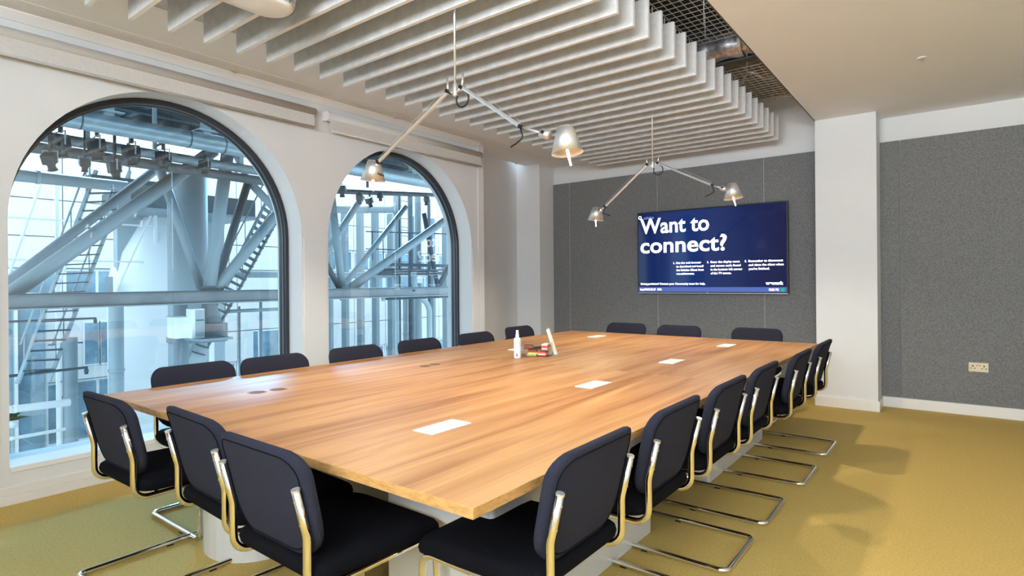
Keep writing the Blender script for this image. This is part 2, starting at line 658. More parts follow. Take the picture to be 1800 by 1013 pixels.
# linear slot diffusers
for (a, b_, lab) in ((-3.4, 1.836, 'triple slot air diffuser in the ceiling over the nearer window'),
                     (2.05, 5.35, 'triple slot air diffuser in the ceiling over the further window')):
    t = thing('slot_diffuser', lab, 'air vent', (-3.225, (a + b_) / 2, ZC), 0, 'slot diffusers along the window wall')
    h = (b_ - a) / 2
    for k in range(4):
        x = -.045 + k * .030
        obj('rail', B(x - .011, x + .011, -h, h, -.004, 0), M['ceil'], t)
    for k in range(3):
        x = -.030 + k * .030
        obj('slot', B(x - .0041, x + .0041, -h, h, -.0015, 0), M['slot'], t)

# tiny ceiling heads
for (x, y, lab) in ((-3.30, 1.02, 'small double nozzle sprinkler near the ceiling edge above the nearer window'),
                    (-3.30, 2.62, 'small double nozzle sprinkler near the ceiling edge above the further window'),
                    (0.868, 4.051, 'small sprinkler rosette in the right hand ceiling')):
    t = thing('sprinkler_head', lab, 'sprinkler', (x, y, ZC), 0)
    obj('rosette', L([(.030, 0), (.030, -.004), (.012, -.008)], 16, caps=True), M['ceil'], t)
    for s in (-.012, .012):
        obj('nozzle', L([(.006, -.006), (.006, -.018), (.003, -.02)], 8, center=(0, s, 0), caps=True), M['wire'], t)

# ================================================================== BAFFLES
XL, XRb, ZB0, ZB1 = -2.589, -0.416, 2.78, 3.02
bm = box(bmesh.new(), XL, XRb, -.012, .012, ZB0, ZB1)
bme = bpy.data.meshes.new('baffle')
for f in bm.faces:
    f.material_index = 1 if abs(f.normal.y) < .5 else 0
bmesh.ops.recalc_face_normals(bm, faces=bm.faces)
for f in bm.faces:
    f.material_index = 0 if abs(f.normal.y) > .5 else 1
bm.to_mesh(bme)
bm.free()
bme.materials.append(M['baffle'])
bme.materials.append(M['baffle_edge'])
KMIN, KMAX = -12, 18
ordn = ['nearest the back wall', 'second from the back wall', 'third from the back wall', 'fourth from the back wall', 'fifth from the back wall']
words_ = ['', 'first', 'second', 'third', 'fourth', 'fifth', 'sixth', 'seventh', 'eighth', 'ninth', 'tenth', 'eleventh', 'twelfth', 'thirteenth', 'fourteenth', 'fifteenth', 'sixteenth', 'seventeenth', 'eighteenth', 'nineteenth', 'twentieth', 'twenty-first', 'twenty-second', 'twenty-third', 'twenty-fourth', 'twenty-fifth', 'twenty-sixth', 'twenty-seventh', 'twenty-eighth', 'twenty-ninth', 'thirtieth', 'thirty-first']
for k in range(KMIN, KMAX + 1):
    o = bpy.data.objects.new('acoustic_baffle', bme)
    COL.objects.link(o)
    o.location = (0, 1.708 + .2039 * k, 0)
    n = KMAX - k + 1
    tag(o, 'pale grey felt ceiling baffle, %s in the row counted from the back wall' % words_[n], 'baffle', 'felt baffles hanging in the open ceiling bay')
# hanger rails carrying the baffles
for x, w_ in ((-2.2, 'window side'), (-0.75, 'right hand side')):
    t = thing('hanger_rail', 'steel rail carrying the felt baffles on their %s' % w_, 'rail', (x, 1.5, 3.02), 0)
    obj('channel', B(-.02, .02, -4.5, 4.2, .0, .03), M['wire'], t)
    for y in (-2.4, -.6, 1.2, 2.6):
        obj('drop_rod', T([(0, y, .03), (0, y, .73)], .005, 6), M['wire'], t)

# wire cable trays in the void
def tray(y0, y1, x0, x1, z, lab, step=.07):
    t = thing('cable_tray', lab, 'cable tray', ((x0 + x1) / 2, (y0 + y1) / 2, z), 0, 'wire cable trays in the open ceiling bay')
    hx, hy = (x1 - x0) / 2, (y1 - y0) / 2
    nx = int(round((x1 - x0) / .055))
    for k in range(nx + 1):
        x = -hx + 2 * hx * k / nx
        obj('long_wire', T([(x, -hy, 0), (x, hy, 0)], .0028, 6), M['wire'], t)
    ny = int((y1 - y0) / step)
    me = None
    for k in range(ny + 1):
        y = -hy + 2 * hy * k / ny
        if me is None:
            o = obj('cross_wire', T(fillet([(-hx, 0, .05), (-hx, 0, -.003), (hx, 0, -.003), (hx, 0, .05)], .012, 3), .0028, 6), M['wire'], t, (0, y, 0))
            me = o.data
        else:
            link('cross_wire', me, None, t, (0, y, 0))
    for y in (-hy * .8, hy * .8):
        obj('hanger', T([(0, y, 0), (0, y, (3.75 if y0 < 4 else 3.36) - z)], .004, 6), M['wire'], t)


tray(0.2, 3.35, -.62, -.17, 3.17, 'wire mesh cable tray over dark void beside the soffit edge')
tray(3.95, 5.1, -.55, -.20, 3.12, 'wire mesh cable tray against the mottled brown slab near the back wall')
t = thing('foil_duct', 'crumpled foil duct crossing the open ceiling bay between the cable trays', 'duct', (-1.3, 3.66, 3.22), 0)
bm = bmesh.new()
pts = [(-1.3 + 2.45 * k / 40, .012 * math.sin(k * 1.9), .01 * math.sin(k * 2.7)) for k in range(41)]
tube(bm, pts, .10, 16)
obj('duct_body', bm, M['duct'], t, smooth=True)
for x in (-.6, .3, 1.0):
    obj('duct_strap', L([(.108, -.012), (.108, .012)], 20, center=(x, 0, 0), axis=(1, 0, 0)), M['wire'], t)
o = obj('service_pipe', T([(-2.6, 3.97, 3.19), (-.1, 3.97, 3.19)], .022, 10), M['edge_dark'], smooth=True)
tag(o, 'thin dark service pipe running beside the crumpled foil duct', 'pipe')
t = thing('flexible_conduit', 'wavy loose conduit lying above the further cable tray', 'conduit', (-.4, 4.5, 3.2), 0)
obj('conduit', T([(-.3 + .05 * k, .10 * math.sin(k * .9), .03 * math.cos(k * 1.3)) for k in range(12)], .014, 8), M['wire'], t, smooth=True)

# emergency light bulkhead
t = thing('emergency_light', 'rounded white bulkhead light under the felt baffles at the top edge', 'ceiling light', (-1.71, 0.16, 2.70), 0)
bm = bmesh.new()
outl = rrect(.118, .36, .11, 8)
pad(bm, outl, .075, lambda u, v, h: (u, v, h + .038), rings=((1.0, -.6), (1.0, -.2), (.985, .5), (.95, .9), (.9, 1.0), (.5, 1.0)))
obj('diffuser', bm, M['white_plastic'], t, smooth=True)
obj('base_plate', prism(bmesh.new(), rrect(.122, .364, .112, 8), .064, .080), M['white_plastic'], t)

# ================================================================== TABLE
tab = thing('conference_table', 'large light wooden conference table made of four tops with white power covers', 'table', (0, 0, 0), 0)
TX0, TX1, TY0, TY1, TZ = -2.396, 0.109, -0.124, 4.406, 0.74
XS, YS = -1.145, 2.062
HOLES = {(0, 0): [(-1.797, .364), (-1.784, .474), (-1.753, 1.508), (-1.757, 1.604)]}
for i, (xa, xb) in enumerate(((TX0, XS - .002), (XS + .002, TX1))):
    for j, (ya, yb) in enumerate(((TY0, YS - .002), (YS + .002, TY1))):
        bm = B(xa, xb, ya, yb, TZ - .030, TZ, .002)
        o = obj('table_top', bm, M['wood'], tab)
        o.data.materials.append(M['wood_edge'])
        for p in o.data.polygons:
            if abs(p.normal.z) < .5:
                p.material_index = 1
for x, y in HOLES[(0, 0)]:
    obj('cable_port', L([(.043, 0), (.046, .0012), (.040, .0016), (.038, .0006)], 28, center=(x, y, TZ)), M['wood_edge'], tab, smooth=True)
    obj('port_opening', L([(.0385, .0008), (.0001, .0006)], 28, center=(x, y, TZ)), M['wood_dark'], tab)
for (x, y) in ((-.512, .407), (-.490, 1.536), (-.494, 2.629), (-.490, 3.811), (-1.80, 2.640), (-1.805, 3.93)):
    c = obj('power_cover', B(x - .052, x + .052, y - .108, y + .108, TZ, TZ + .005, .002), M['power'], tab)
    obj('cover_flap', B(x - .040, x + .040, y - .096, y - .002, TZ + .0045, TZ + .0065, .0008), M['white_plastic'], c)
    obj('cover_flap', B(x - .040, x + .040, y + .002, y + .096, TZ + .0045, TZ + .0065, .0008), M['white_plastic'], c)
for (x0, x1, y0, y1, rr) in ((-.745, -.20, .32, 1.62, .02), (-.745, -.20, 2.5, 3.8, .02), (-2.02, -1.50, .10, 1.62, .25), (-2.02, -1.50, 2.5, 3.8, .25)):
    bm = bmesh.new()
    poly = [(x + (x0 + x1) / 2, y + (y0 + y1) / 2) for x, y in rrect((x1 - x0) / 2, (y1 - y0) / 2, rr, 8)]
    prism(bm, poly, 0, TZ - .030)
    obj('plinth', bm, M['plinth'], tab)


# ================================================================== CHAIRS
def make_chair():
    t = thing('conference_chair', 'x', 'chair', (0, 0, 0), 0, 'navy cantilever chairs around the table')
    rt = .0125
    hw = .213
    # frame: upright top -> kink -> bend -> seat rail -> front leg -> floor rail -> rear bar, mirrored
    half = [(hw, -.034, .722), (hw, 0, .580), (hw, 0, .415), (hw, .500, .418), (hw, .520, rt), (hw, -.070, rt)]
    other = [(-x, y, z) for x, y, z in reversed(half)]
    pts = half + other
    rad = {1: .12, 2: .055, 3: .050, 4: .045, 5: .035, 6: .035, 7: .045, 8: .050, 9: .055, 10: .12}
    fr = obj('frame', T(fillet(pts, rad, 6), rt, 14), M['chrome'], t, smooth=True)
    for s in (-1, 1):
        obj('end_cap', T([(s * hw, -.034, .720), (s * hw, -.0355, .7265)], rt * 1.02, 14), M['alu'], fr)
        obj('foot_glide', B(s * hw - .012, s * hw + .012, .30, .33, -.0, .006), M['black'], fr)
    obj('cross_bar', T([(-hw, .10, .414), (hw, .10, .414)], .009, 8), M['chrome'], t, smooth=True)
    obj('cross_bar', T([(-hw, .38, .416), (hw, .38, .416)], .009, 8), M['chrome'], t, smooth=True)
    # backrest
    out = []
    for (u, v) in rrect(.240, .168, .075, 6, .110):
        tt = (v + .168) / .336
        out.append((u * (.945 + .055 * tt), v))

    def bf(u, v, h):
        z = .662 + v
        y = .0185 - (z - .58) * .235 + u * u * .36 + h
        if v > .08:
            y -= (v - .08) ** 2 * 1.6
        return (u, y, z)
    bm = bmesh.new()
    pad(bm, out, .042, bf)
    bk = obj('backrest', bm, M['fabric'], t, smooth=True)
    n = len(out)
    cu, cv = 0, sum(p[1] for p in out) / n
    sm = [bf(u * .90, cv + (v - cv) * .885, -.0212) for u, v in out]
    obj('seam', T(sm, .0022, 6, closed=True), M['seat'], bk, smooth=True)
    for s in (-1, 1):
        for z in (.62, .69):
            y = -(z - .58) * .24
            obj('bolt', T([(s * hw, y - .0135, z), (s * hw, y - .005, z)], .004, 8), M['chrome'], bk)
    # seat
    outs = rrect(.240, .262, .065, 6, .055)

    def sf(u, v, h):
        z = .458 + h
        if v > .12:
            z -= (v - .12) ** 2 * 1.6
        if v < -.15:
            z += (-.15 - v) * .1
        return (u, v + .272, z)
    bm = bmesh.new()
    pad(bm, outs, .062, sf)
    obj('seat', bm, M['seat'], t, smooth=True)
    return t


proto = make_chair()
index_kids(proto)
# (x, y, rotation, label)   chair faces its local +y
R_ = PI / 2
CH = [
    (0.172, 0.335, R_, 'navy cantilever chair at the right table edge, closest to the near corner'),
    (0.172, 0.975, R_, 'navy cantilever chair at the right table edge, second from the near corner'),
    (0.180, 1.605, R_, 'navy cantilever chair at the right table edge, third from the near corner'),
    (0.187, 2.230, R_, 'navy cantilever chair at the right table edge, fourth from the near corner'),
    (0.225, 2.990, R_, 'navy cantilever chair at the right table edge, second from the white column'),
    (0.232, 3.760, R_, 'navy cantilever chair at the right table edge, closest to the white column'),
    (-1.835, -0.268, 0.02, 'navy chair at the near short table edge, leftmost and nearest the window'),
    (-1.185, -0.195, -0.05, 'navy chair in the middle of the near short table edge'),
    (-0.615, -0.252, -0.01, 'navy chair at the near short table edge, rightmost and largest in view'),
    (-2.475, 0.360, -R_, 'dark chair on the window side of the table, first from the near end'),
    (-2.445, 0.850, -R_, 'dark chair on the window side of the table, second from the near end'),
    (-2.445, 1.490, -R_, 'dark chair on the window side of the table, third from the near end'),
    (-2.445, 2.128, -R_, 'dark chair on the window side of the table, fourth from the near end'),
    (-2.450, 2.850, -R_, 'dark chair on the window side of the table, left of the spray bottle'),
    (-2.560, 3.660, -R_, 'dark chair on the window side directly behind the spray bottle'),
    (-1.845, 4.655, PI, 'navy chair at the far table end, left of the wall screen'),
    (-1.225, 4.610, PI, 'navy chair at the far table end, below the left half of the screen'),
    (-0.470, 4.660, PI, 'navy chair at the far table end, below the right half of the screen'),
]
for i, (x, y, rz, lab) in enumerate(CH):
    o = proto if i == 0 else copy_tree(proto)
    o.location = (x, y, 0)
    o.rotation_euler = (0, 0, rz)
    o['label'] = lab


# ================================================================== PENDANT LAMPS
def spot(name, loc, d, power, cone=150, blend=.6, rad=.03, color=(1.0, .86, .68)):
    l = bpy.data.lights.new(name, 'SPOT')
    l.energy = power
    l.spot_size = math.radians(cone)
    l.spot_blend = blend
    l.shadow_soft_size = rad
    l.color = color
    o = bpy.data.objects.new(name, l)
    COL.objects.link(o)
    o.location = loc
    o.rotation_euler = Vector(d).to_track_quat('-Z', 'Y').to_euler()
    return o


def lamp(Y, hub_z, heads, lab, power):
    t = thing('pendant_lamp', lab, 'lamp', (-1.14, Y, hub_z), 0, 'double arm pendant lamps over the table')
    hz = hub_z
    obj('suspension_rod', T([(0, 0, 0), (0, 0, 3.72 - hz)], .0065, 10), M['alu'], t, smooth=True)
    hub = obj('hub', L([(.011, -.03), (.013, -.025), (.013, .035), (.009, .045)], 14, caps=True), M['alu'], t, smooth=True)
    for s in (-1, 1):
        obj('bracket', T([(0, 0, -.015), (s * .05, 0, .012)], .007, 8), M['alu'], hub, smooth=True)
        obj('spring_post', T([(s * .052, 0, .0), (s * .060, 0, .085)], .0065, 8), M['alu'], hub, smooth=True)
        obj('pivot_knob', T([(s * .052, -.018, .008), (s * .052, .018, .008)], .011, 12), M['black'], hub)
    # cable loop under the hub
    loop = [(.055 + .045 * math.cos(a), .0, -.055 + .045 * math.sin(a)) for a in [2.6 + k * .36 for k in range(15)]]
    obj('cable_loop', T(loop, .005, 8), M['cable'], t, smooth=True)
    for (s, hx, hzz, sx, sz) in heads:
        # arm from bracket to elbow, then short fork to the shade
        a = Vector((s * .058, 0, .005))
        e = Vector((hx, 0, hzz - hz))
        arm = obj('arm', T([a, e], .0115, 6), M['alu'], t)
        d = (e - a).normalized()
        up = Vector((-d.z, 0, d.x))
        if up.z < 0:
            up = -up
        obj('tension_wire', T([a + up * .03, e + up * .022 - d * .02], .0012, 5), M['alu'], arm)
        obj('elbow_knob', T([e + Vector((0, -.018, .0)), e + Vector((0, .018, 0))], .011, 12), M['black'], arm)
        sc = Vector((sx, 0, sz - hz))          # shade centre
        j = e + (sc - e) * .55
        obj('fork', T([e, j], .0065, 8), M['alu'], arm, smooth=True)
        joint = obj('head_joint', L([(.019, -.030), (.024, -.022), (.024, .018), (.016, .030)], 16, center=j, axis=(sc - e), caps=True), M['alu_satin'], arm, smooth=True)
        obj('joint_knob', T([j + Vector((0, -.030, .006)), j + Vector((0, .030, .006))], .0085, 10), M['black'], joint)
        # trailing cable
        pc = [e - d * .01, e + Vector((s * .01, -.01, -.035)), e + Vector((s * .02, -.012, -.06)), e + Vector((-s * .03, -.012, -.085)), e + Vector((-s * .06, -.01, -.095))]
        obj('cable', T(fillet(pc, .02, 4), .0045, 6), M['cable'], arm, smooth=True)
        tilt = Vector((-s * .11, 0, 1)).normalized()
        prof = [(.036, .062), (.041, .058), (.078, -.062), (.0765, -.062), (.039, .055), (.034, .058)]
        sh = obj('shade', L(prof, 36, center=sc, axis=tilt), M['alu_satin'], t, smooth=True)
        obj('top_ring', L([(.036, .060), (.036, .066), (.022, .068)], 28, center=sc, axis=tilt), M['alu'], sh, smooth=True)
        obj('top_glow', L([(.0001, .063), (.0355, .063)], 24, center=sc, axis=tilt), M['glow'], sh)
        obj('bulb', L([(.0001, -.022), (.018, -.018), (.026, .0), (.020, .022), (.010, .04), (.0001, .045)], 18, center=sc, axis=tilt), M['bulb'], sh, smooth=True)
        rod = Vector((s * -.02, -.0, 0))
        b0 = sc - tilt * .045
        b1 = sc - tilt * .125 + Vector((.012, 0, 0))
        obj('glass_handle', T([b0, b1], .0055, 8), M['glow'], sh, smooth=True)
        spot('lamp_spot', (t.location + sc - tilt * .045), -tilt, power)
    return t


lamp(1.165, 2.362, ((-1, -.655, 2.055, -.705, 2.003), (1, .455, 2.085, .722, 1.975)),
     'double arm aluminium pendant lamp over the near half of the table', 85)
lamp(3.801, 2.362, ((-1, -.49, 2.02, -.590, 1.955), (1, .545, 2.115, .712, 2.045)),
     'double arm aluminium pendant lamp over the far half, in front of the screen', 80)

# ================================================================== TV
TVX0, TVX1, TVZ0, TVZ1, TVY = -2.190, -0.400, 1.135, 2.168, 5.700
tv = thing('wall_screen', 'black framed wall screen showing Want to connect? in white on blue', 'television', (0, 0, 0), 0)
obj('housing', B(TVX0, TVX1, TVY, TVY + .045, TVZ0, TVZ1, .004), M['black'], tv)
obj('wall_mount', B(-1.6, -1.0, TVY + .045, YW - .03, 1.45, 1.9), M['black'], tv)
m = bpy.data.materials.new('lit_screen')
m.use_nodes = True
nt = m.node_tree
b = nt.nodes['Principled BSDF']
b.inputs['Base Color'].default_value = (.004, .004, .008, 1)
b.inputs['Roughness'].default_value = .07
b.inputs['Specular IOR Level'].default_value = .3
b.inputs['Emission Strength'].default_value = 1.0
tc = nt.nodes.new('ShaderNodeTexCoord')
sep = nt.nodes.new('ShaderNodeSeparateXYZ')
nt.links.new(tc.outputs['Generated'], sep.inputs[0])
rp = nt.nodes.new('ShaderNodeValToRGB')
rp.color_ramp.elements[0].position = 0.0
rp.color_ramp.elements[0].color = (.006, .016, .085, 1)
rp.color_ramp.elements[1].position = 1.0
rp.color_ramp.elements[1].color = (.008, .010, .058, 1)
e = rp.color_ramp.elements.new(.35)
e.color = (.006, .030, .165, 1)
nt.links.new(sep.outputs[0], rp.inputs['Fac'])
nt.links.new(rp.outputs['Color'], b.inputs['Emission Color'])
BZ = .016
scr = obj('screen', B(TVX0 + BZ, TVX1 - BZ, TVY - .0015, TVY + .001, TVZ0 + .022, TVZ1 - BZ), m, tv)
obj('chrome_edge', B(TVX0 + .004, TVX1 - .004, TVY - .003, TVY + .001, TVZ0 + .003, TVZ0 + .010), M['alu_satin'], tv)
obj('power_lamp', B(-1.30, -1.285, TVY - .004, TVY, TVZ0 + .008, TVZ0 + .016), M['white_plastic'], tv)
M['txt'] = mat('lit_white_text', (0, 0, 0), .5, emit=(1, 1, 1), estr=3.0, spec=0)
M['txt_blue'] = mat('lit_pale_blue_text', (0, 0, 0), .5, emit=(.35, .5, .9), estr=.9, spec=0)
M['bar'] = mat('lit_periwinkle_bar', (0, 0, 0), .5, emit=(.115, .175, .52), estr=1.0, spec=0)
M['green'] = mat('lit_green_dot', (0, 0, 0), .5, emit=(.02, .62, .30), estr=.9, spec=0)
WTV, HTV = TVX1 - TVX0, TVZ1 - TVZ0


def text_mesh(body, bold, parent, name, m, u, v, width, height, y, flip=False):
    """flat lettering whose left baseline point is at fraction (u, v) of the screen"""
    cu = bpy.data.curves.new(name, 'FONT')
    cu.body = body
    cu.size = 1.0
    cu.offset = bold
    cu.resolution_u = 4
    to = bpy.data.objects.new(name, cu)
    COL.objects.link(to)
    bpy.context.view_layer.update()
    dg = bpy.context.evaluated_depsgraph_get()
    me = bpy.data.meshes.new_from_object(to.evaluated_get(dg))
    bpy.data.objects.remove(to)
    xs_ = [q.co.x for q in me.vertices]
    x0, x1 = min(xs_), max(xs_)
    sx = width / (x1 - x0)
    sz = height / .70
    X0 = TVX0 + u * WTV
    Z0 = TVZ1 - v * HTV
    for q in me.vertices:
        x, yy = q.co.x, q.co.y
        q.co = (X0 + (x - x0) * sx, y, Z0 + yy * sz)
    me.materials.clear()
    return link(name, me, m, parent)


yt = TVY - .0030
text_mesh('Want to', .017, scr, 'headline', M['txt'], .024, .262, .88, .188, yt)
text_mesh('connect?', .017, scr, 'headline', M['txt'], .024, .500, 1.085, .188, yt)
cols = [(.268, .288, ['Use the web browser', 'to download and install', 'the Solstice Client from', 'we.co/connect.'], [.31, .335, .34, .225]),
        (.500, .524, ['Enter the display name', 'and screen code found', 'in the bottom left corner', 'of the TV screen.'], [.335, .345, .365, .24]),
        (.742, .766, ['Remember to disconnect', 'and close the client when', "you're finished."], [.365, .37, .225])]
for ci, (un, ux, lines, ws) in enumerate(cols):
    text_mesh('%d.' % (ci + 1), .02, scr, 'step_number', M['txt'], un, .645, .022, .022, yt)
    for li, (s, wd) in enumerate(zip(lines, ws)):
        text_mesh(s, .02, scr, 'step_text', M['txt'], ux, .645 + .043 * li, wd, .024, yt)
text_mesh('Having problems? Contact your Community team for help.', .02, scr, 'footer_text', M['txt'], .024, .893, .83, .024, yt)
text_mesh('wework', .05, scr, 'logo', M['txt'], .868, .895, .185, .034, yt)
obj('status_bar', B(TVX0 + BZ + .001, TVX1 - BZ - .001, TVY - .0028, TVY - .001, TVZ0 + .023, TVZ0 + .080), M['bar'], scr)
text_mesh('http://10.65.232.27', .01, scr, 'status_text', M['txt'], .020, .962, .21, .026, TVY - .0045)
text_mesh('SD46', .01, scr, 'status_text', M['txt'], .150, .962, .055, .026, TVY - .0045)
text_mesh('10:03 PM', .01, scr, 'status_text', M['txt'], .888, .962, .10, .026, TVY - .0045)
obj('status_dot', L([(.0001, 0), (.020, 0)], 20, center=(TVX0 + .967 * WTV, TVY - .0045, TVZ0 + .051), axis=(0, -1, 0)), M['green'], scr)
obj('ring_mark', L([(.013, 0), (.022, 0)], 24, center=(TVX0 + .022 * WTV, TVY - .0042, TVZ1 - .062 * HTV), axis=(0, -1, 0)), M['txt'], scr)
text_mesh('solstice', .01, scr, 'logo', M['txt_blue'], .052, .085, .135, .035, TVY - .0045)

# ================================================================== WALL SOCKET
t = thing('wall_socket', 'double power socket plate low on the right grey fabric wall', 'socket', (1.222, YW - .030, .460), 0)
obj('plate', B(-.074, .074, -.006, 0, -.044, .044, .002), M['brass'], t)
for s in (-1, 1):
    obj('pin_slot', B(s * .041 - .006, s * .041 + .006, -.0068, -.005, .006, .018), M['black'], t)
    for k in (-1, 1):
        obj('pin_slot', B(s * .041 + k * .014 - .006, s * .041 + k * .014 + .006, -.0068, -.005, -.014, -.007), M['black'], t)
    obj('rocker', B(s * .010 - .006, s * .010 + .006, -.009, -.005, .010, .026, .001), M['wood_edge'], t)

# ================================================================== THINGS ON THE TABLE
t = thing('spray_bottle', 'white spray bottle standing on the table beside the clear organiser', 'bottle', (-1.490, 2.185, TZ), 0)
obj('body', L([(.001, 0), (.024, 0), (.026, .004), (.026, .138), (.024, .144), (.013, .152), (.011, .158)], 24), M['white_plastic'], t, smooth=True)
obj('pump_collar', L([(.0125, .154), (.0125, .172), (.011, .174)], 18), M['white_plastic'], t, smooth=True)
obj('cap', L([(.0105, .172), (.0095, .196), (.0085, .204), (.001, .205)], 18), M['white_plastic'], t, smooth=True)
M['label'] = mat('bottle_label', (.72, .74, .84), .5)
M['ink'] = mat('blue_ink', (.10, .16, .42), .5)
obj('paper_label', L([(.0263, .045), (.0263, .125)], 24), M['label'], t, smooth=True)
obj('label_mark', B(.008, .018, -.0262, -.0225, .015, .034), M['ink'], t)

M['acrylic'] = glass_mat('clear_acrylic', (.93, .95, .95), ior=1.35)
org = thing('desk_organiser', 'clear acrylic two tier stationery organiser on the table centre', 'organiser', (-1.455, 2.375, TZ), .35)
bm = bmesh.new()
W2, D2 = .115, .075
for (x0, x1, y0, y1, z0, z1) in ((-W2, W2, -D2, D2, 0, .003), (-W2, W2, -D2, D2, .050, .053), (-W2, -W2 + .003, -D2, D2, 0, .105), (W2 - .003, W2, -D2, D2, 0, .105),
                                 (-W2, W2, D2 - .003, D2, 0, .105), (-W2, W2, -D2, -D2 + .003, 0, .022), (-W2, W2, -D2, -D2 + .003, .053, .072)):
    o = obj('acrylic_sheet', B(x0, x1, y0, y1, z0, z1), M['acrylic'], org)
cols_ = {'rust': (.30, .06, .03), 'dark': (.03, .03, .04), 'red': (.62, .08, .06), 'yellow': (.75, .66, .22), 'blue': (.30, .45, .62)}
for k, v in cols_.items():
    M[k] = mat(k + '_stationery', v, .5)


def item(name, lab, cat, bm, m, loc, rz=0, parts=()):
    t_ = thing(name, lab, cat, loc, rz)
    obj('body', bm, m, t_)
    for (n_, b_, m_) in parts:
        obj(n_, b_, m_, t_)
    return t_


ox, oy = -1.455, 2.375
item('whiteboard_eraser', 'dark red eraser on the upper tier of the clear organiser', 'eraser', B(-.035, .035, -.018, .018, 0, .022, .005), M['rust'], (ox - .055, oy - .02, TZ + .054), .35,
     (('grip', B(-.034, .034, -.010, .010, .021, .028, .003), M['dark']),))
item('marker_pen', 'black marker pen on the upper tier of the clear organiser', 'pen', T([(-.04, 0, .009), (.05, 0, .009)], .009, 12), M['dark'], (ox + .02, oy, TZ + .054), 1.2,
     (('pen_cap', T([(.05, 0, .009), (.075, 0, .009)], .0095, 12), M['blue']),))
item('marker_box', 'white and red card box in the right end of the organiser', 'box', B(-.022, .022, -.05, .05, 0, .040, .001), M['white_plastic'], (ox + .075, oy + .02, TZ + .054), .35,
     (('red_band', B(-.0226, .0226, -.0506, .0506, .010, .030), M['red']),))
item('marker_box', 'red striped card box on the lower tier below the other box', 'box', B(-.030, .030, -.045, .045, 0, .030, .001), M['red'], (ox + .055, oy + .01, TZ + .004), .35,
     (('white_band', B(-.0306, .0306, -.0456, .0456, .010, .018), M['white_plastic']),))
item('whiteboard_eraser', 'rust coloured eraser on the lower tier of the clear organiser', 'eraser', B(-.035, .035, -.02, .02, 0, .020, .005), M['rust'], (ox - .03, oy, TZ + .024), .4,
     (('grip', B(-.034, .034, -.012, .012, .019, .026, .003), M['dark']),))
item('sticky_notes', 'pad of yellow sticky notes at the bottom front of the organiser', 'notepad', B(-.038, .038, -.038, .038, 0, .010), M['yellow'], (ox - .025, oy - .01, TZ + .004), .35,
     (('top_sheet', B(-.037, .037, -.037, .037, .010, .0105), M['yellow']),))
item('sticky_notes', 'upper pad of yellow sticky notes under the rust eraser', 'notepad', B(-.038, .038, -.038, .038, 0, .009), M['yellow'], (ox - .02, oy - .0, TZ + .0150), .42,
     (('top_sheet', B(-.037, .037, -.037, .037, .009, .0095), M['yellow']),))
# leaning card sign
t = thing('sign_holder', 'leaning cream card sign standing right of the clear organiser', 'sign', (-1.375, 2.520, TZ), .55)
bm = B(-.012, .012, -.045, .045, 0, .20, .001)
bmesh.ops.rotate(bm, verts=bm.verts, cent=(0, 0, 0), matrix=Matrix.Rotation(-.30, 3, 'Y'))
bmesh.ops.translate(bm, verts=bm.verts, vec=(0, 0, .004))
M['cream'] = mat('cream_card', (.82, .79, .64), .6)
obj('card', bm, M['cream'], t)
obj('foot', B(-.030, .018, -.045, .045, 0, .006), M['blue'], t)

# ================================================================== OUTSIDE
def otag(o, lab, cat, group=None):
    return tag(o, lab, cat, group)


o = obj('paved_yard', B(-40, -3.9, -14, 34, -3.2, -3.0), M['ground'])
tag(o, 'pale paved ground below the steel structure outside', 'ground')

# lower storeys of our own facade under the floor edge keep the yard believable
# deck above
dk = thing('overhead_deck', 'dark ribbed steel deck above the big duct outside', 'deck', (-6.2, 5, 3.62), 0)
obj('deck_plate', B(-3.2, 2.3, -9, 13, .22, .33), M['out_dark'], dk)
for k in range(-1, 7):
    x = -2.1 + k * .62
    obj('deck_rib', B(x - .05, x + .05, -9, 13, .0, .25), M['out_dark'], dk)
for y in (-3.0, -.4, 2.2, 4.8, 7.4):
    obj('cross_joist', B(-2.2, 2.2, y - .04, y + .04, .05, .22), M['steel_dk'], dk)

du = thing('overhead_duct', 'big pale round duct crossing both arched windows near the top', 'duct', (-6.0, 3.0, 2.985), 0)
obj('duct_run', T([(0, -7, -.01), (0, 6.5, .015)], .100, 28), M['galv'], du, smooth=True)
for y in (-2.2, -1.15, -.75, .6, 2.9):
    obj('duct_clamp', L([(.103, -.008), (.103, .008)], 28, center=(0, y, 0), axis=(0, 1, 0)), M['steel_dk'], du)
for y in (-1.95, -.95, 2.35, 4.2):
    h_ = obj('hanger', B(-.045, .045, y - .045, y + .045, .09, .66), M['steel2'], du)
    obj('hanger_plate', B(-.11, .11, y - .12, y + .12, .12, .135), M['steel2'], h_)

lr = thing('lighting_rail', 'dark horizontal rails carrying floodlights under the big duct', 'rail', (-6.8, 1.5, 2.84), 0)
obj('rail_bar', T([(0, -4, -.03), (0, 2.6, -.08)], .062, 14), M['steel_dk'], lr, smooth=True)
obj('rail_bar', T([(0, -4, .105), (0, 2.6, .055)], .060, 14), M['steel'], lr, smooth=True)
obj('rail_bar', T([(.30, -4, .19), (.30, 1.3, .17)], .018, 8), M['steel2'], lr, smooth=True)
for y in (-1.0, .3):
    obj('cross_arm', B(-.02, .32, y - .015, y + .015, .165, .185), M['steel_dk'], lr)
for y in (-1.0, -.4, .3, 1.4):
    obj('drop_bar', B(-.02, .02, y - .02, y + .02, .04, .85), M['steel2'], lr)
lr2 = thing('lighting_rail', 'dark horizontal pipe with floodlights in the further arched window', 'rail', (-8.0, 7.0, 3.15), 0)
obj('rail_bar', T([(0, -2.2, -.20), (0, 2.2, .18)], .046, 12), M['steel_dk'], lr2, smooth=True)
obj('drop_bar', B(-.02, .02, -1.0, -.96, 0, .55), M['steel_dk'], lr2)
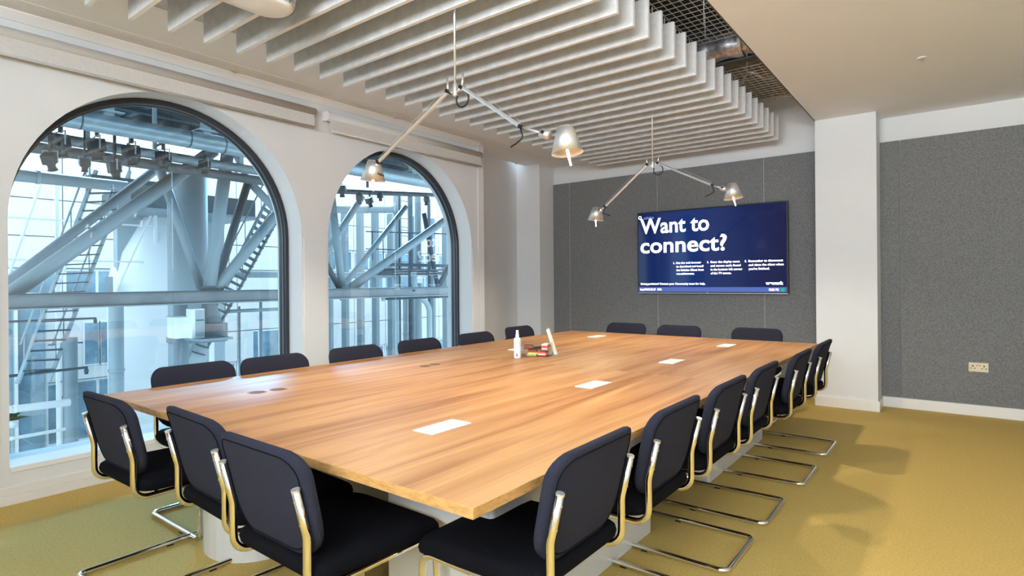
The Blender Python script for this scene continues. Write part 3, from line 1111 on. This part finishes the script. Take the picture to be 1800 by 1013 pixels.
obj('drop_bar', B(-.02, .02, .9, .94, 0, .55), M['steel_dk'], lr2)


def floodlight(loc, s, yaw, tilt, lab, grp, ztop=3.02):
    t_ = thing('floodlight', lab, 'floodlight', loc, yaw, grp)
    R3 = Matrix.Rotation(tilt, 3, 'X')

    def rot(bm):
        bmesh.ops.rotate(bm, verts=bm.verts, cent=(0, 0, 0), matrix=R3)
        return bm
    obj('housing', rot(B(-.32 * s, .32 * s, -.30 * s, .30 * s, -.10 * s, .50 * s, .05 * s)), M['flood'], t_)
    obj('barrel', rot(L([(.26 * s, -.08 * s), (.20 * s, -.25 * s), (.22 * s, -.46 * s), (.27 * s, -.50 * s)], 18)), M['flood'], t_, smooth=True)
    obj('lens', rot(L([(.0001, -.48 * s), (.25 * s, -.48 * s)], 18)), M['lens'], t_)
    obj('yoke', T([(-.38 * s, 0, .05 * s), (-.38 * s, 0, .66 * s), (.38 * s, 0, .66 * s), (.38 * s, 0, .05 * s)], .035 * s, 6), M['steel2'], t_)
    obj('clamp', B(-.07 * s, .07 * s, -.07 * s, .07 * s, .62 * s, max(.7 * s, ztop - loc[2])), M['flood'], t_)


G1 = 'black floodlights behind the nearer arched window'
for (loc, s, yaw, tilt, lab) in (
        ((-6.5, .77, 2.78), .24, .2, .15, 'large black floodlight hanging at far left under the duct'),
        ((-6.5, .68, 2.60), .18, .9, .6, 'small tilted floodlight lowest at the far left of the group'),
        ((-6.5, 1.10, 2.80), .24, 0, .1, 'large black floodlight second from the left under the duct'),
        ((-6.5, .985, 2.61), .14, 1.4, .1, 'narrow grey floodlight seen side on between the first large ones'),
        ((-6.5, 1.44, 2.79), .24, .1, .1, 'large black floodlight third from the left under the duct'),
        ((-6.5, 1.27, 2.59), .19, 0, .15, 'small black floodlight hanging below and left of the third large one'),
        ((-6.5, 1.78, 2.79), .21, .5, .0, 'greyish floodlight fourth along, left of the open box light'),
        ((-6.5, 2.26, 2.78), .17, .3, .0, 'box shaped floodlight in a pale frame, rightmost in the nearer window')):
    floodlight(loc, s, yaw, tilt, lab, G1)
G2 = 'black floodlights behind the further arched window'
for (loc, s, yaw, tilt, lab) in (
        ((-7.7, 5.30, 3.00), .20, .8, .4, 'black floodlight left of the pendant shade in the further window'),
        ((-7.7, 5.69, 2.90), .18, .9, .5, 'black curved floodlight under the pendant shade in the further window'),
        ((-7.7, 5.94, 2.86), .18, .1, .4, 'black floodlight right under the pendant glass handle'),
        ((-7.7, 6.20, 2.99), .15, .3, .2, 'black floodlight right of the pendant shade in the further window'),
        ((-7.7, 7.46, 3.05), .17, .9, .5, 'single black floodlight near the right edge of the further window')):
    floodlight((-7.96, loc[1] + .1, loc[2]), s, yaw, tilt, lab, G2, 3.15 + .086 * (loc[1] - 6.9))

# the steel exoskeleton: one welded structure
st = thing('steel_truss', 'welded blue grey tubular steel truss with diagonals meeting at one node', 'steel truss', (-7.2, 2.6, 1.1), 0)
OFF = Vector((-7.2, 2.6, 1.1))


def member(name, a, b_, r, m='steel', n=20, ext=0.0):
    a, b_ = Vector(a) - OFF, Vector(b_) - OFF
    d = (b_ - a).normalized()
    return obj(name, T([a - d * ext, b_ + d * ext], r, n), M[m], st, smooth=True)


member('brace_tube', (-7.8, .18, .93), (-8.6, 2.60, 3.15), .063)
member('brace_tube', (-7.4, .10, .82), (-7.4, 2.80, 3.22), .088)
member('brace_tube', (-7.45, 2.66, 1.17), (-7.6, 2.12, 3.04), .062)
member('brace_tube', (-7.2, 2.62, 1.15), (-7.2, 2.92, 3.30), .086)
member('brace_tube', (-7.9, 3.00, 1.10), (-8.2, 3.74, 3.00), .062, 'steel_dk')
member('brace_tube', (-7.2, 2.66, 1.14), (-7.2, 3.90, 2.68), .077)
member('brace_tube', (-8.2, 3.74, 3.00), (-8.2, 4.45, 2.36), .066)
member('brace_tube', (-8.2, 3.74, 3.00), (-8.2, 3.51, 3.42), .047)
member('brace_tube', (-8.2, 3.60, 3.00), (-8.2, 3.36, 3.42), .020, 'steel2')
member('chord_tube', (-8.2, 3.74, 3.00), (-8.2, 5.2, 3.06), .050)
member('brace_tube', (-7.3, 4.70, 2.80), (-7.3, 4.92, 1.14), .065)
member('brace_tube', (-8.5, 6.28, 3.05), (-8.5, 5.15, 1.50), .067, 'steel2')
member('brace_tube', (-8.6, 7.55, 2.98), (-8.6, 5.80, 1.15), .055)
member('brace_tube', (-7.3, 7.90, 2.84), (-7.3, 4.96, 1.14), .077)
member('brace_tube', (-7.3, 4.45, 1.85), (-7.3, 4.89, 1.14), .048, 'steel_dk')
member('brace_tube', (-8.5, 8.00, 2.87), (-8.5, 8.43, 1.16), .052, 'steel_dk')
member('brace_tube', (-8.5, 9.10, 2.10), (-8.5, 8.43, 1.16), .061, 'steel_dk')
# bottom chord: flat box girder with flanges
obj('bottom_chord', B(-.06, .10, -7.5, 7.5, -.055, .095), M['beam'], st)
obj('chord_flange', B(-.10, .14, -7.5, 7.5, .095, .110), M['steel_dk'], st)
obj('chord_flange', B(-.10, .14, -7.5, 7.5, -.070, -.055), M['steel'], st)
# node casting
nd = obj('node_casting', L([(.10, .16), (.085, .05), (.10, -.12), (.145, -.26), (.165, -.42), (.165, -.54)], 24, center=(0, .03, 0), caps=True), M['beam'], st, smooth=True)
obj('node_collar', L([(.115, .10), (.115, .13), (.10, .14)], 24, center=(0, .03, 0)), M['steel_dk'], nd)
obj('node_block', B(-.15, .18, -.12, .20, -.60, -.34, .01), M['beam'], nd)
nd2 = obj('node_casting', L([(.09, .16), (.08, .02), (.07, -.10)], 20, center=(-.1, 2.34, 0), caps=True), M['steel'], st, smooth=True)
# support columns down to the ground
for y in (-6.5, .03, 7.4):
    obj('post', T([(-.9, y, 0), (-.9, y, -4.1)], .10, 18), M['steel'], st, smooth=True)
    obj('outrigger', B(-.95, .05, y - .05, y + .05, -.05, .05), M['steel'], st)

# equipment cabinets fixed beside the node
t = thing('equipment_cabinet', 'tall narrow pale cabinet standing left of the steel node', 'cabinet', (-7.02, 2.37, .55), 0)
obj('cabinet_body', B(-.10, .06, -.085, .085, .03, .42, .004), M['white_out'], t)
obj('cabinet_door', B(.06, .068, -.035, .075, .05, .40), M['steel2'], t)
obj('divider', B(.068, .073, -.030, .072, .26, .275), M['steel_dk'], t)
obj('bracket', B(-.16, .30, -.08, .35, .0, .03), M['steel'], t)
t = thing('equipment_cabinet', 'low wide pale cabinet left of the tall one beside the node', 'cabinet', (-7.22, 2.27, .58), 0)
obj('cabinet_body', B(-.15, .12, -.12, .02, .0, .28, .004), M['white_out'], t)
obj('lid', B(-.16, .13, -.13, .03, .28, .292), M['steel2'], t)

# round columns and white tower
t = thing('round_column', 'thick pale round column behind the steel node', 'column', (-9.5, 3.34, -3), 0, 'round columns behind the truss')
obj('shaft', L([(.31, 0), (.31, 6.2)], 40, caps=True), M['steel2'], t, smooth=True)
obj('collar', L([(.32, 3.30), (.335, 3.32), (.335, 3.40), (.32, 3.42)], 40), M['steel'], t, smooth=True)
t = thing('white_tower', 'broad smooth white tower with sloping shoulder behind the round column', 'tower', (-11.6, 3.75, -3), 0)
obj('drum', L([(.92, 0), (.92, 4.3)], 48), M['white_out'], t, smooth=True)
obj('shoulder', L([(.92, 4.3), (.80, 4.9), (.45, 5.6), (.25, 6.0)], 48), M['white_out'], t, smooth=True)
obj('fin', prism(bmesh.new(), [(.3, -1.0), (.45, -1.12), (.42, -1.1), (.28, -.95)], 4.05, 4.45), M['steel2'], t)
t = thing('roof_slab', 'dark horizontal roof slab behind the V of steel tubes', 'slab', (-10.5, 3.9, 2.66), 0)
obj('slab_edge', B(-1.2, .2, -1.15, 1.1, 0, .34), M['steel_dk'], t)
obj('slab_lip', B(-1.25, .26, -1.2, 1.15, -.05, 0), M['steel'], t)
obj('wall_stub', B(-1.1, -.9, -1.0, 1.0, -5.66, -.05), M['steel2'], t)

# round pipes and posts
def pipe(pts, r, lab, m='steel2', n=16, cat='pipe', group=None, flange=True, fil=0):
    a = Vector(pts[0])
    t_ = thing('steel_pipe', lab, cat, a, 0, group)
    pp = [Vector(p) - a for p in pts]
    if fil:
        pp = fillet(pp, fil, 5)
    obj('run', T(pp, r, n), M[m], t_, smooth=True)
    if flange:
        d = (pp[-1] - pp[0]).normalized()
        for q in (.3, .7):
            i = max(0, min(len(pp) - 2, int(q * (len(pp) - 1))))
            c = pp[i].lerp(pp[i + 1], .5 if len(pp) > 2 else q)
            dd = (pp[i + 1] - pp[i]).normalized()
            obj('coupling', L([(r * 1.12, -.02), (r * 1.12, .02)], n, center=c, axis=dd), M[m], t_)
    return t_


pipe([(-9, -1.5, 2.78), (-9, 2.3, 2.80)], .084, 'wide pale horizontal pipe left below the floodlights')
pipe([(-9.6, -.5, .80), (-9.6, 2.0, .78), (-9.6, 2.0, .70)], .022, 'thin dark horizontal pipe crossing the nearer steel stair', 'steel_dk')
pipe([(-9.4, -.5, .02), (-9.4, 1.82, .05), (-9.4, 1.82, -.05)], .026, 'slate pipe at the foot of the nearer steel stair', 'steel_dk')
pipe([(-9.8, -.5, -.46), (-9.8, 1.72, -.51)], .056, 'thick pale horizontal pipe at lower left of the nearer window', 'white_out')
pipe([(-9.8, -.5, -.93), (-9.8, 1.66, -.91)], .026, 'thin pale horizontal pipe lowest in the nearer window', 'white_out')
pipe([(-11, 2.05, -3), (-11, 2.05, .40)], .107, 'pale vertical pipe behind the foot of the nearer stair', 'steel')
pipe([(-10.6, 2.60, -3), (-10.6, 2.61, 1.0)], .114, 'pale vertical pipe just left of the white tower', 'steel2')
pipe([(-9, 3.98, -3), (-9, 3.98, .90)], .020, 'thin vertical rod right of the round column', 'steel', flange=False)
pipe([(-9.4, 4.60, -3), (-9.4, 4.60, 1.1)], .027, 'vertical rod nearest the right frame of the nearer window', 'steel', flange=False)
pipe([(-9, 3.80, .82), (-9, 5.2, .82)], .031, 'short horizontal pipe below the beam at the right of the nearer window', 'steel')
pipe([(-10, 4.4, 1.48), (-10, 8.43, 1.48)], .063, 'pale horizontal pipe above the beam behind the further stair')
pipe([(-9.5, 5.2, 2.78), (-10.0, 8.42, 3.11)], .083, 'wide pale horizontal pipe near the top of the further window')
GP = 'vertical pipes behind the further arched window'
for (x, y, z1, r, m_, lab) in ((-10, 8.51, 3.5, .092, 'steel2', 'thick pale vertical pipe rising the full height of the further window'),
                               (-10.5, 9.23, 1.2, .068, 'steel', 'shorter grey vertical pipe right of the thick pale one'),
                               (-11, 9.88, 3.7, .071, 'steel_dk', 'dark vertical pipe behind the service ladder'),
                               (-10, 9.22, 3.6, .089, 'steel', 'thick grey vertical pipe right of the service ladder'),
                               (-11, 10.6, 3.7, .049, 'steel_dk', 'thin dark vertical pipe right of the ladder pipes'),
                               (-9, 7.71, 3.3, .019, 'steel_dk', 'very thin dark pipe at the left of the service ladder')):
    pipe([(x, y, -3), (x, y, z1)], r, lab, m_, group=GP, flange=(r > .03))
pipe([(-8.4, 7.58, 1.53), (-8.4, 7.59, 1.26), (-8.4, 7.74, 1.0), (-8.4, 7.97, .83), (-8.4, 8.05, .67), (-8.4, 8.06, -3)], .062,
     'bent pale downpipe swinging right below the walkway', 'steel2', fil=.12, flange=False)
t = thing('barrier_bar', 'dark bar with white ball end hanging under the beam', 'bar', (-7.5, 6.0, .99), 0)
obj('bar', T([(0, 0, 0), (0, 2.6, 0)], .023, 10), M['steel_dk'], t, smooth=True)
obj('ball_end', L([(.001, -.045), (.03, -.035), (.045, 0), (.03, .035), (.001, .045)], 18, center=(0, -.03, 0)), M['steel2'], t, smooth=True)
for y in (.37, 1.54):
    obj('hanger', B(-.02, .02, y - .025, y + .025, 0, .17), M['steel_dk'], t)
    obj('hanger_arm', B(0, .44, y - .02, y + .02, .14, .17), M['steel_dk'], t)


# stairs
def stair(TL, TR, BL, BR, n, lab, ext_lo=.12, rail_h=.42, m='steel2', mt='steel_dk'):
    TL, TR, BL, BR = [Vector(p) for p in (TL, TR, BL, BR)]
    o0 = (BL + BR) / 2
    t_ = thing('steel_staircase', lab, 'staircase', o0, 0, 'open steel stairs outside')
    for a, b_ in ((TL, BL), (TR, BR)):
        d = (b_ - a).normalized()
        obj('stringer', T([a - o0 - d * .3, b_ - o0 + d * ext_lo], .030, 4), M[m], t_)
    for k in range(n):
        q = (k + .5) / n
        a = BL.lerp(TL, q) - o0
        b_ = BR.lerp(TR, q) - o0
        bm_ = bmesh.new()
        w_ = .075
        dv = Vector((w_, 0, 0))
        for s in (0,):
            vs_ = [bm_.verts.new(p) for p in (a - dv, a + dv, b_ + dv, b_ - dv)]
            f_ = bm_.faces.new(vs_)
            r_ = bmesh.ops.extrude_face_region(bm_, geom=[f_])
            bmesh.ops.translate(bm_, verts=[v for v in r_['geom'] if isinstance(v, bmesh.types.BMVert)], vec=(0, 0, -.018))
        obj('tread', bm_, M[mt], t_)
    for a, b_ in ((TL, BL), (TR, BR)):
        up = Vector((0, 0, rail_h))
        d = (b_ - a)
        hr_ = obj('handrail', T([a - o0 + up, b_ - o0 + up], .013, 8), M[m], t_, smooth=True)
        for q in (.05, .28, .5, .72, .95):
            p = a.lerp(b_, q) - o0
            obj('baluster', T([p, p + up], .009, 6), M[m], hr_)
    return t_


stair((-9.2, 1.82, 2.74), (-9.8, 2.47, 2.90), (-9.2, 1.00, .06), (-9.8, 1.50, -.04), 20, 'long open steel staircase descending at the left of the nearer window')
stair((-8.8, 4.36, 2.72), (-9.3, 4.95, 2.62), (-8.8, 3.05, .16), (-9.3, 3.46, .02), 22, 'steeper steel staircase at the right of the nearer window', m='steel', mt='steel_dk')
# top landing
t = thing('stair_landing', 'dark stair landing plate at the head of the left staircase', 'landing', (-9.5, 2.2, 2.86), 0)
obj('plate', B(-.5, .5, -.42, .6, 0, .07), M['steel_dk'], t)
for y in (-.42, .1, .6):
    obj('post', T([(.45, y, .07), (.45, y, .8)], .013, 6), M['steel2'], t)
obj('rail', T([(.45, -.42, .8), (.45, .6, .8)], .013, 6), M['steel2'], t)
obj('rail', T([(.45, -.42, .45), (.45, .6, .45)], .009, 6), M['steel2'], t)
# service ladder and walkway in the further window
t = thing('service_ladder', 'narrow vertical ladder in front of the pipes of the further window', 'ladder', (-9, 7.87, 1.65), 0)
for y in (-.11, .11):
    obj('side_rail', T([(0, y, 0), (0, y, 1.62)], .011, 6), M['steel2'], t)
for k in range(8):
    obj('rung', T([(0, -.11, .12 + .2 * k), (0, .11, .12 + .2 * k)], .009, 6), M['steel2'], t)
t = thing('service_walkway', 'railed dark walkway platform in the further arched window', 'walkway', (-9, 8.2, 1.5), 0)
obj('deck_beam', B(-.05, .05, -.75, 1.6, .17, .24), M['steel_dk'], t)
obj('deck_beam', B(-.05, .05, -1.05, 1.6, -.02, .06), M['steel_dk'], t)
obj('deck_plate', B(-.8, .05, -.75, 1.6, .10, .12), M['steel_dk'], t)
obj('handrail', T([(.02, -1.45, .90), (.02, 1.6, 1.02)], .013, 8), M['steel_dk'], t)
obj('handrail', T([(.02, -1.45, .53), (.02, -.45, .54)], .013, 8), M['steel_dk'], t)
for y, z0 in ((-1.28, .3), (-.98, .1), (-.62, .1), (-.2, .2), (.5, .2), (1.2, .2)):
    obj('post', T([(.02, y, z0), (.02, y, .93)], .011, 6), M['steel_dk'], t)
obj('bracket', B(-.85, -.75, -.7, 1.5, -.02, .12), M['steel_dk'], t)
obj('control_box', B(0, .08, -.02, .14, -.22, -.04), M['white_out'], t)

# glazed stair hall struts at far left
t = thing('glazed_screen', 'sloping white framed glass screen behind the left staircase', 'glass screen', (-11, 1.5, 0), 0)
for (a, b_, r) in (((0, .22, 3.2), (0, -.30, 1.3), .024), ((0, .95, 3.3), (0, .30, .9), .020), ((0, -.25, 3.2), (0, -.85, .9), .022), ((0, 1.82, 2.6), (0, 1.25, 1.2), .021)):
    obj('strut', T([a, b_], r, 8), M['white_out'], t)
for z in (2.4, 1.72, 1.05):
    obj('transom', B(-.02, .02, -1.2, 1.9, z - .014, z + .014), M['white_out'], t)
obj('base_frame', B(-.03, .03, -1.2, 1.9, -3.0, -2.9), M['white_out'], t)
for y in (-1.2, .38, 1.9):
    obj('mullion', B(-.025, .025, y - .025, y + .025, -3.0, 3.3), M['white_out'], t)

# ---- buildings behind
def facade(name, lab, x, y0, y1, z0, z1, bands, cols, win_rows, loc):
    pass


bld = thing('office_building', 'pale stone clad office building with blue windows behind the steelwork', 'building', (-14, 6, -3), 0)
ob = Vector((-14, 6, -3))
obj('building_core', B(-4, -.10, -12, 14, 0, 7.3), M['stone2'], bld)
# rows: (z0, z1, kind) in world z
rows = [(-3.0, -2.1, 's'), (-2.1, -.75, 'w'), (-.75, .05, 's'), (.05, .92, 's'), (.92, 1.66, 'w'), (1.66, 2.32, 'w2'), (2.32, 3.1, 's'), (3.1, 4.3, 's')]
ysb = [-6 + 1.25 * k for k in range(21)]
for (za, zb, kd) in rows:
    for ya, yb in zip(ysb, ysb[1:]):
        k_ = kd
        if yb < 9 and kd in ('w2',):
            k_ = 's'
        if yb < 9 and kd == 'w' and za > 0 and za < 2:
            k_ = 'w' if ya < 3 else 's'
        if k_ == 's':
            obj('stone_panel', B(-.10, 0, ya - 6 + .012, yb - 6 - .012, za + 3 + .012, zb + 3 - .012), M['stone'], bld)
        else:
            wn = obj('window', B(-.10, -.06, ya - 6 + .012, yb - 6 - .012, za + 3 + .012, zb + 3 - .012), M['white_out'], bld)
            obj('pane', B(-.062, -.05, ya - 6 + .07, (ya + yb) / 2 - 6 - .03, za + 3 + .06, zb + 3 - .06), M['pane'], wn)
            obj('pane', B(-.062, -.05, (ya + yb) / 2 - 6 + .03, yb - 6 - .07, za + 3 + .06, zb + 3 - .06), M['pane'], wn)
# two punched windows of the nearer view
for (ya, yb, za, zb) in ((3.12, 3.38, -.43, .47), (3.42, 3.55, -.43, .47), (6.92, 7.05, -.70, .01), (7.15, 7.70, -.72, .0)):
    wn = obj('window', B(0, .02, ya - 6 - .03, yb - 6 + .03, za + 3 - .03, zb + 3 + .03), M['white_out'], bld)
    obj('pane', B(.02, .025, ya - 6, yb - 6, za + 3, zb + 3), M['pane'], wn)

# vertical fins in front of the facade seen through the further window
fs = thing('fin_screen', 'row of pale vertical fins in front of the stone building', 'fin screen', (-12, 8, -3), 0)
for (y, r) in ((7.40, .045), (7.94, .045), (8.43, .052), (8.94, .055), (9.46, .056), (10.02, .042), (10.9, .05), (11.7, .05), (12.30, .055), (12.75, .055), (13.5, .05)):
    obj('fin', B(-.10, .10, y - 8 - r, y - 8 + r, 0, 6.3), M['steel'], fs)
obj('fin_rail', B(-.03, .03, -1.0, 5.8, 4.45, 4.52), M['steel2'], fs)
obj('fin_rail', B(-.03, .03, -1.0, 5.8, 1.2, 1.26), M['steel2'], fs)

# glazed wing on the left with bright mullions
gw = thing('glazed_wing', 'blue glazed building wing with white mullions at lower left', 'building', (-12.4, .2, -3), 0)
obj('wing_core', B(-1.2, -.06, -4.2, 1.9, 0, 4.15), M['stone'], gw)
for k in range(13):
    y = -4.1 + k * .46
    wn = obj('window', B(-.06, -.03, y + .02, y + .44, .2, 4.0), M['steel2'], gw)
    obj('pane', B(-.032, -.02, y + .05, y + .41, .25, 1.9), M['pane'], wn)
    obj('pane', B(-.032, -.02, y + .05, y + .41, 2.1, 3.95), M['pane'], wn)
    obj('mullion', B(-.03, .05, y - .02, y + .02, .1, 4.1), M['white_out'], gw)
# potted plants glimpsed at the lower left
for (y, z_, lab) in ((1.05, -1.0, 'small green plant behind the glass at lower left, upper one'), (.75, -1.7, 'small green plant behind the glass at lower left, lower one')):
    t = thing('potted_plant', lab, 'plant', (-11.6, y + .35, -3), 0)
    obj('stand', T([(0, 0, 0), (0, 0, z_ + 2.9)], .02, 6), M['steel2'], t)
    obj('pot', L([(.001, 0), (.07, 0), (.09, .13), (.085, .13)], 16, center=(0, 0, z_ + 2.9)), M['white_out'], t, smooth=True)
    bm = bmesh.new()
    rnd = random.Random(int(y * 100))
    for k in range(60):
        a, el, ln = rnd.uniform(0, 2 * PI), rnd.uniform(.3, 1.4), rnd.uniform(.12, .26)
        p0 = Vector((0, 0, z_ + 3.02))
        d = Vector((math.cos(a) * math.cos(el), math.sin(a) * math.cos(el), math.sin(el)))
        s_ = d.cross(Vector((0, 0, 1))).normalized() * .03
        p1 = p0 + d * ln * .6
        p2 = p0 + d * ln + Vector((0, 0, -.05))
        bm.faces.new([bm.verts.new(v) for v in (p0, p1 + s_, p2, p1 - s_)])
    lo = obj('foliage', bm, M['leaf'], t)
    lo['kind'] = 'stuff'
